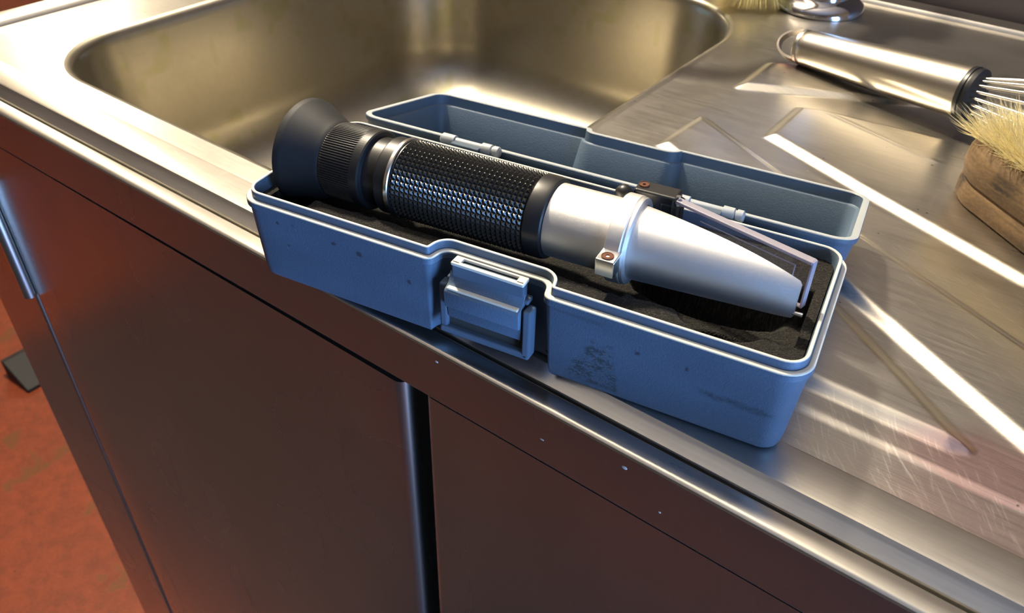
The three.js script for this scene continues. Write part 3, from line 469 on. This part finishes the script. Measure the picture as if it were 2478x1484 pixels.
// ------------------------------------------------------------------ refractometer
const rf = thing('refractometer', 'handheld refractometer with black knurled grip and silver barrel lying in the foam', 'refractometer');
{
  const c = Math.cos(PSI), s = Math.sin(PSI), off = 0.0034;
  rf.position.set(cs.position.x + off * s, 0.04183, cs.position.z + off * c); rf.rotation.set(0, PSI, 0.0123, 'YXZ');
  mesh('eyecup', latheX([[-0.0800, 0.0120], [-0.0924, 0.0184], [-0.0933, 0.0190], [-0.0938, 0.0196], [-0.0934, 0.0199], [-0.0914, 0.0199], [-0.0908, 0.0197], [-0.0812, 0.0151], [-0.0796, 0.0145], [-0.0785, 0.0141], [-0.0777, 0.0134]], 96, 0.42), rubber, rf, 'flared black rubber eyecup');
  mesh('eye_lens', latheX([[-0.0815, 0], [-0.0812, 0.006], [-0.0805, 0.013]], 48), new THREE.MeshPhysicalMaterial({ name: 'lens_glass', color: new THREE.Color(0.02, 0.02, 0.03), roughness: 0.05 }), rf);
  // ribbed focus ring: profile revolved with fine teeth
  const ribs = 96, N = ribs * 4, P = [[-0.0785, 0.0134, 0], [-0.0780, 0.0140, 0.2], [-0.0770, 0.0143, 1], [-0.0650, 0.0146, 1], [-0.0640, 0.0146, 0], [-0.0610, 0.0146, 0], [-0.0604, 0.0142, 0], [-0.0602, 0.0125, 0], [-0.0545, 0.0125, 0], [-0.0542, 0.0138, 0], [-0.0538, 0.0140, 0], [-0.0496, 0.0140, 0]];
  const pos = [], idx = [];
  P.forEach(([x, r, t]) => { for (let i = 0; i <= N; i++) { const a = i / N * 2 * Math.PI, k = i % 4, q = r - t * (k === 0 ? 0.00042 : k === 2 ? 0 : 0.00008); pos.push(x, q * Math.cos(a), q * Math.sin(a)); } });
  for (let k = 0; k < P.length - 1; k++) for (let i = 0; i < N; i++) { const a = k * (N + 1) + i, b = a + 1, d = a + N + 1; idx.push(a, b, d, b, d + 1, d); }
  const fr = new THREE.BufferGeometry(); fr.setAttribute('position', new THREE.Float32BufferAttribute(pos, 3)); fr.setIndex(idx);
  mesh('focus_ring', creased(fr, 0.35), black, rf, 'black focus ring with fine ribs');
  mesh('silver_band', latheX([[-0.0498, 0.0125], [-0.0497, 0.0143], [-0.0494, 0.0146], [-0.0482, 0.0146], [-0.0479, 0.0143], [-0.0478, 0.0125]]), aluShiny, rf, 'thin bright ring');
  // grip with rows of little pyramids
  const rows = 27, around = 46, x0 = -0.0472, x1 = 0.0035, R0 = 0.01345, hp = 0.00085, gp = [];
  for (let j = 0; j < rows; j++) for (let i = 0; i < around; i++) {
    const xa = x0 + (x1 - x0) * j / rows, xb = x0 + (x1 - x0) * (j + 1) / rows, g0 = 0.00008, a0 = i / around * 2 * Math.PI, a1 = (i + 1) / around * 2 * Math.PI, am = (a0 + a1) / 2, xm = (xa + xb) / 2, ax = 0.0009 / 2 * 0.16, aa = 0.09 * (a1 - a0);
    const V = (x, r, a) => [x, r * Math.cos(a), r * Math.sin(a)];
    const q = [V(xa, R0, a0), V(xb, R0, a0), V(xb, R0, a1), V(xa, R0, a1)], t = [V(xm - ax, R0 + hp, am - aa), V(xm + ax, R0 + hp, am - aa), V(xm + ax, R0 + hp, am + aa), V(xm - ax, R0 + hp, am + aa)];
    for (let k = 0; k < 4; k++) { const l = (k + 1) % 4; gp.push(...q[k], ...t[k], ...q[l], ...q[l], ...t[k], ...t[l]); }
    gp.push(...t[0], ...t[2], ...t[1], ...t[0], ...t[3], ...t[2]);
  }
  const gg = new THREE.BufferGeometry(); gg.setAttribute('position', new THREE.Float32BufferAttribute(gp, 3)); gg.computeVertexNormals();
  mesh('grip', gg, gripMat, rf, 'black rubber grip covered in small pyramids');
  mesh('grip_collar', latheX([[-0.0480, 0.0120], [-0.0478, 0.0139], [-0.0472, 0.0139], [-0.0470, 0.0133], [0.0036, 0.0133], [0.0038, 0.0139], [0.0042, 0.0142], [0.0085, 0.0142], [0.0098, 0.0138], [0.0102, 0.0122]]), black, rf, 'smooth black collar at the end of the grip');
  mesh('barrel', latheX([[0.0098, 0.0115], [0.0098, 0.0119], [0.0104, 0.0125], [0.0330, 0.0125], [0.0395, 0.0125]], 128), alu, rf, 'satin silver barrel');
  const ring = new THREE.Group(); ring.name = 'clamp_ring'; rf.add(ring);
  mesh('ring_band', latheX([[0.0325, 0.0122], [0.0325, 0.0144], [0.0329, 0.0148], [0.0374, 0.0148], [0.0377, 0.0146], [0.0378, 0.0142], [0.0382, 0.0142], [0.0384, 0.0145], [0.0390, 0.0143], [0.0392, 0.0122]], 128, 0.4), alu, ring);
  mesh('lug', rbox(0.0064, 0.0062, 0.0074, 0.0005, 0.0354, 0.0008, 0.0168), aluShiny, ring, 'square bright lug');
  const screw = (x, y, z, r, parent) => mesh('screw', merged([latheY([[0, -0.0003], [r * 0.28, -0.0003], [r * 0.34, 0.0001], [r * 0.8, 0.0001], [r * 0.92, 0.0003], [r, 0.0002], [r * 1.02, -0.0003]].reverse(), 24).translate(x, y, z)]), rust, parent, 'rusty grub screw');
  screw(0.0354, 0.0040, 0.0178, 0.0020, ring);
  // tapered nose sliced obliquely at the back
  {
    const M = 70, KA = 96, KC = 16, p = [], nn = [], ix = [], u0 = 0.0385, u1 = 0.0916, cut = (x) => 0.0035 - (x - 0.039) * 0.209, W = KA + KC + 2;
    for (let m = 0; m <= M; m++) {
      const x = u0 + (u1 - u0) * m / M, t = (x - u0) / (u1 - u0), R = 0.0124 - 0.0024 * t - 0.0006 * sstep(0.985, 1, t), n = cut(x), be = Math.asin(clamp(-n / R, -1, 1));
      for (let k = 0; k <= KA; k++) { const a = be + (Math.PI - 2 * be) * k / KA; p.push(x, R * Math.cos(a), R * Math.sin(a)); nn.push(0.045, Math.cos(a), Math.sin(a)); }   // round side
      for (let k = 0; k <= KC; k++) { p.push(x, -R * Math.cos(be) * (1 - 2 * k / KC), -n); nn.push(0.205, 0, -0.979); }   // slanted cut
    }
    for (let m = 0; m < M; m++) for (let k = 0; k < W - 1; k++) { if (k === KA) continue; const a = m * W + k, b = a + 1, d = a + W; ix.push(a, b, d, b, d + 1, d); }
    const cI = p.length / 3; p.push(u1, 0, 0.0085); nn.push(1, 0, 0); const e0 = cI + 1;
    for (let k = 0; k < W; k++) { const o = (M * W + k) * 3; p.push(p[o], p[o + 1], p[o + 2]); nn.push(1, 0, 0); }
    for (let k = 0; k < W - 1; k++) ix.push(cI, e0 + k + 1, e0 + k);
    const g = new THREE.BufferGeometry(); g.setAttribute('position', new THREE.Float32BufferAttribute(p, 3)); g.setAttribute('normal', new THREE.Float32BufferAttribute(nn, 3)); g.setIndex(ix);
    const uvn = new Float32Array(p.length / 3 * 2); for (let i = 0; i < p.length / 3; i++) { uvn[i * 2] = p[i * 3] / 0.08; uvn[i * 2 + 1] = Math.atan2(p[i * 3 + 2], p[i * 3 + 1]) / 6.283; } g.setAttribute('uv', new THREE.BufferAttribute(uvn, 2));
    mesh('nose', g, alu, rf, 'silver nose cut off at a slant');
  }
  // prism window on the slanted cut, clear plate hinged behind it
  const pr = mesh('prism', rbox(0.036, 0.0125, 0.0016, 0.0005), new THREE.MeshPhysicalMaterial({ name: 'prism_glass', color: new THREE.Color(0.25, 0.33, 0.45), roughness: 0.05, metalness: 0.0 }), rf, 'bluish glass prism face');
  pr.position.set(0.064, 0, 0.0014); pr.rotation.y = -0.206;
  const br = new THREE.Group(); br.name = 'hinge_block'; rf.add(br);
  mesh('block_body', merged([rbox(0.0150, 0.0150, 0.0075, 0.0010, 0.0385, 0.0025, -0.0185), rbox(0.0060, 0.0090, 0.0080, 0.0010, 0.0354, -0.0010, -0.0150), rbox(0.0070, 0.0130, 0.0050, 0.0010, 0.0440, 0.0010, -0.0170)]), black, br, 'black hinge block');
  screw(0.0335, 0.0103, -0.0185, 0.0017, br);
  mesh('adjusting_knob', new THREE.SphereGeometry(0.0030, 24, 16).translate(0.0285, 0.0085, -0.0130), black, br);
  const flap = new THREE.Group(); flap.name = 'daylight_plate'; rf.add(flap);
  flap.position.set(0.0462, 0.0006, -0.0160); flap.rotation.y = -0.315;
  const frosted = new THREE.MeshPhysicalMaterial({ name: 'frosted_plastic_edge', color: new THREE.Color(0.48, 0.45, 0.53), roughness: 0.35, transmission: 0.45, thickness: 0 });
  mesh('plate', box(0.0470, 0.0156, 0.0012, 0.0250, 0, 0.0004), clearThin, flap, 'clear plastic flap over the prism');
  mesh('plate_edge', merged([rbox(0.0490, 0.0012, 0.0030, 0.0004, 0.0245, 0.0083, 0), rbox(0.0008, 0.0170, 0.0026, 0.0003, 0.0490, 0.0003, 0), rbox(0.0490, 0.0006, 0.0016, 0.0002, 0.0245, -0.0082, 0)]), frosted, flap, 'pale lilac-grey edge of the clear flap');
  mesh('inner_plate', merged([box(0.0340, 0.0003, 0.0003, 0.0270, 0.0055, 0.0012), box(0.0003, 0.0110, 0.0003, 0.0440, 0, 0.0012)]), frosted, flap);
  mesh('hinge_barrel', new THREE.CylinderGeometry(0.0023, 0.0023, 0.0176, 24), clearPlastic, flap);
  mesh('hinge_pin', new THREE.CylinderGeometry(0.0008, 0.0008, 0.0200, 12), aluShiny, flap);
  mesh('catch_pin', new THREE.CylinderGeometry(0.0007, 0.0007, 0.0030, 12).rotateZ(Math.PI / 2).translate(0.0925, -0.0042, 0.0082), aluShiny, rf, 'tiny bright catch pin');
}

// ------------------------------------------------------------------ whisk
{
  const w = thing('whisk', 'stainless steel balloon whisk lying on the drainer', 'whisk');
  const A = new THREE.Vector3(-0.1851, 0.0104, -0.3060), Bp = new THREE.Vector3(-0.0877, 0.0175, -0.2799), dir = Bp.clone().sub(A), L = dir.length(); dir.normalize();
  w.position.copy(A);
  const yawW = Math.atan2(-dir.z, dir.x); w.rotation.set(0, yawW, Math.asin(dir.y), 'YXZ');
  mesh('handle', latheX([[-0.0004, 0.0088], [0, 0.0098], [0.0006, 0.0102], [0.0026, 0.0102], [0.0030, 0.0098], [0.0034, 0.0100], [0.006, 0.0104], [0.05, 0.0122], [L - 0.012, 0.0134], [L, 0.0136], [L + 0.0002, 0.009]], 96), new THREE.MeshPhysicalMaterial({ name: 'whisk_steel', color: new THREE.Color(0.72, 0.66, 0.55), metalness: 1, roughness: 0.28 }), w, 'smooth hollow steel handle');
  mesh('end_plug', latheX([[L - 0.001, 0.0130], [L + 0.0005, 0.0137], [L + 0.0022, 0.0138], [L + 0.0024, 0.0132], [L + 0.0034, 0.0132], [L + 0.0036, 0.0136], [L + 0.0056, 0.0133], [L + 0.006, 0.0115], [L + 0.006, 0]]), black, w, 'dark plug holding the wires');
  const lp = []; for (let i = 0; i <= 40; i++) { const a = -Math.PI / 2 - Math.PI * i / 40; lp.push([Math.cos(a) * 0.0135 - 0.0015, Math.sin(a) * 0.0088]); }
  const pos = [], idx = [], hw = 0.0022, th = 0.0007;
  [[0.0015, -0.0088], ...lp, [0.0015, 0.0088]].forEach(([x, z], i, a) => { const l = Math.hypot(x + 0.0015, z) || 1, nx = (x + 0.0015) / l, nz = z / l; for (const [dy, q] of [[-hw, th], [hw, th], [hw, -th], [-hw, -th]]) pos.push(x + nx * q, dy, z + nz * q); if (i < a.length - 1) for (let k = 0; k < 4; k++) { const p = i * 4 + k, r = i * 4 + (k + 1) % 4; idx.push(p, r, p + 4, r, r + 4, p + 4); } });
  const lg = new THREE.BufferGeometry(); lg.setAttribute('position', new THREE.Float32BufferAttribute(pos, 3)); lg.setIndex(idx);
  const loop = mesh('hanging_loop', creased(lg, 0.6), new THREE.MeshPhysicalMaterial({ name: 'loop_steel', color: new THREE.Color(0.66, 0.58, 0.47), metalness: 1, roughness: 0.35 }), w, 'flat steel hanging loop'); loop.rotation.x = 0.85;
  const wire = new THREE.MeshPhysicalMaterial({ name: 'whisk_wire', color: new THREE.Color(0.80, 0.76, 0.68), metalness: 1, roughness: 0.2 });
  for (let k = 0; k < 9; k++) { // each wire is a loop that leaves and re-enters the plug
    const a = k / 9 * Math.PI, pts = [];
    for (let i = 0; i <= 24; i++) { const t = i / 24 * 2 - 1, s = Math.sqrt(Math.max(0, 1 - Math.abs(t))), x = L + 0.004 + 0.15 * (1 - Math.pow(Math.abs(t), 1.6)), rad = Math.sign(t) * (0.0085 + 0.0155 * Math.sin(Math.PI * Math.min(1, (1 - Math.abs(t)) * 1.0)) * (Math.abs(t) > 0.0 ? 1 : 0)) * sstep(0, 0.12, Math.abs(t)); pts.push([x, rad * Math.cos(a), rad * Math.sin(a)]); }
    mesh('wire', tube(pts, 0.00075, 72, 8), wire, w);
  }
}

// ------------------------------------------------------------------ wooden scrubbing brush
const woodTex = dataTex(512, 256, (x, y) => { const g = vnoise(x / 60 + 0.8 * vnoise(x / 90, y / 30, 6, 9, 112), y / 3, 9, 85, 111), f = vnoise(x / 5, y / 2, 102, 128, 113), st = vnoise(x / 50, y / 40, 10, 6, 114); const k = 0.62 + 0.28 * (g - 0.5) + 0.2 * (f - 0.5) - 0.40 * sstep(0.5, 0.85, st); return [k, k * 0.9, k * 0.75]; });
const wood = new THREE.MeshStandardMaterial({ name: 'weathered_wood', color: new THREE.Color(0.225, 0.150, 0.078), roughness: 0.8, map: rep(woodTex, 7, 12), bumpMap: rep(woodTex, 7, 12), bumpScale: 0.0004 });
function bristleMat(name, c) { return new THREE.MeshStandardMaterial({ name, color: c, roughness: 0.7 }); }
{
  const b = thing('scrubbing_brush', 'worn wooden scrubbing brush with pale yellow bristles pointing up', 'brush');
  b.position.set(-0.0445, -0.0010, -0.2085); b.rotation.y = -Math.atan2(0.64, 0.77);
  const out = []; for (let i = 0; i <= 24; i++) { const a = Math.PI / 2 + Math.PI * i / 24; out.push([Math.cos(a) * 0.0255, Math.sin(a) * 0.0255]); } for (let i = 0; i <= 24; i++) { const a = -Math.PI / 2 + Math.PI * i / 24; out.push([0.125 + Math.cos(a) * 0.0255, Math.sin(a) * 0.0255]); }
  const g = loft(dense(out, 0.006), [[0.006, 0], [0.002, 0.0006], [0.0004, 0.003], [0, 0.007], [0.0006, 0.0108], [0.0016, 0.0120], [0.0004, 0.0132], [-0.0006, 0.018], [-0.0002, 0.0235], [0.0014, 0.0270], [0.0045, 0.0288], [0.008, 0.0285]], { capFirst: true, capLast: true, crease: 0.9 });
  mesh('wooden_block', g, wood, b, 'dark weathered wooden back with a groove round it');
  // bristles: bent tapering hairs set in tufts; too many to count
  const hair = new THREE.ConeGeometry(0.0002, 1, 4, 6, true).translate(0, 0.5, 0), hp = hair.attributes.position;
  for (let i = 0; i < hp.count; i++) { const y = hp.getY(i); hp.setX(i, hp.getX(i) + 0.006 * y * y - 0.0035 * Math.pow(y, 4)); }
  hair.computeVertexNormals();
  const N = 11000, im = new THREE.InstancedMesh(hair, bristleMat('bristle_fibre', new THREE.Color(1.0, 0.92, 0.60)), N), q = new THREE.Quaternion(), m = new THREE.Matrix4(), col = new THREE.Color(), up = new THREE.Vector3(0, 1, 0);
  for (let i = 0; i < N; i++) {
    const tx = rr(-0.016, 0.135), tz = rr(-0.0175, 0.0175), lx = tx + rr(-0.0015, 0.0015), lz = tz + rr(-0.0015, 0.0015), lean = new THREE.Vector3((tx < 0.012 ? -1.3 * (1 - (tx + 0.016) / 0.028) : 0) + rr(-0.8, 0.8), 1.0, tz / 0.0175 * 1.25 + rr(-0.8, 0.8)).normalize();
    q.setFromUnitVectors(up, lean).multiply(new THREE.Quaternion().setFromAxisAngle(up, rr(0, 6.28)));
    const l = rr(0.010, 0.023); m.compose(new THREE.Vector3(lx, 0.0275, lz), q, new THREE.Vector3(1, 1, 1).multiply(new THREE.Vector3(rr(0.7, 1.3), l, rr(0.7, 1.3)))); im.setMatrixAt(i, m);
    const k = rr(0.65, 1.1); im.setColorAt(i, col.setRGB(k, k * rr(0.94, 1.0), k * rr(0.75, 1.0)));
  }
  im.name = 'bristles'; im.castShadow = im.receiveShadow = true; im.userData = { kind: 'stuff', label: 'pale yellow fibre bristles' }; b.add(im);
}
{ // second, smaller brush by the basin corner: only its bristles reach into the frame
  const b = thing('dish_brush', 'small round dish brush with yellow bristles behind the basin corner', 'brush');
  b.position.set(-0.2600, -0.003, -0.4060); b.rotation.y = 0.9;
  mesh('brush_head', latheY([[0, 0.0245], [0.013, 0.0245], [0.0165, 0.0265], [0.017, 0.033], [0.014, 0.037], [0, 0.038]], 32), wood, b);
  mesh('brush_handle', tube([[-0.01, 0.033, 0], [-0.05, 0.045, -0.004], [-0.12, 0.05, -0.006], [-0.17, 0.048, -0.006]], 0.006, 32, 12), wood, b);
  const hair = new THREE.ConeGeometry(0.0004, 1, 5, 1, true).translate(0, 0.5, 0), N = 900, im = new THREE.InstancedMesh(hair, bristleMat('dish_bristle', new THREE.Color(0.75, 0.62, 0.24)), N), q = new THREE.Quaternion(), m = new THREE.Matrix4(), dn = new THREE.Vector3(0, 1, 0);
  for (let i = 0; i < N; i++) { const a = rr(0, 6.283), r = 0.0155 * Math.sqrt(rnd()), lean = new THREE.Vector3(Math.cos(a) * (r / 0.0155 * 0.75 + rr(-0.1, 0.15)), -1, Math.sin(a) * (r / 0.0155 * 0.75 + rr(-0.1, 0.15))).normalize(); q.setFromUnitVectors(dn, lean); m.compose(new THREE.Vector3(Math.cos(a) * r, 0.026, Math.sin(a) * r), q, new THREE.Vector3(1, Math.min(0.029, 0.0255 / -lean.y), 1)); im.setMatrixAt(i, m); }
  im.name = 'bristles'; im.castShadow = im.receiveShadow = true; im.userData = { kind: 'stuff' }; b.add(im);
}

// ------------------------------------------------------------------ tap
{
  const t = thing('tap', 'chrome pillar tap standing behind the drainer', 'tap');
  t.position.set(-0.215, DECK, -0.425);
  const chrome = new THREE.MeshPhysicalMaterial({ name: 'tap_chrome', color: new THREE.Color(0.62, 0.60, 0.60), metalness: 1, roughness: 0.12 });
  mesh('base_flange', latheY([[0, 0], [0.029, 0], [0.0305, 0.001], [0.0305, 0.003], [0.029, 0.006], [0.025, 0.0085], [0.021, 0.010], [0, 0.010]]), chrome, t);
  mesh('pillar', latheY([[0, 0.009], [0.0195, 0.009], [0.0195, 0.012], [0.0175, 0.016], [0.0165, 0.07], [0.0185, 0.075], [0.0185, 0.105], [0.014, 0.114], [0, 0.116]]), chrome, t);
  mesh('spout', tube([[0, 0.088, 0.012], [-0.02, 0.11, 0.05], [-0.05, 0.135, 0.10], [-0.075, 0.13, 0.14], [-0.085, 0.105, 0.155]], 0.0085, 48, 20), chrome, t);
  mesh('lever', merged([rbox(0.014, 0.007, 0.06, 0.003, 0.0, 0.122, -0.012), new THREE.CylinderGeometry(0.011, 0.013, 0.012, 24).translate(0, 0.118, 0)]), chrome, t);
}

renderer.render(scene, camera);
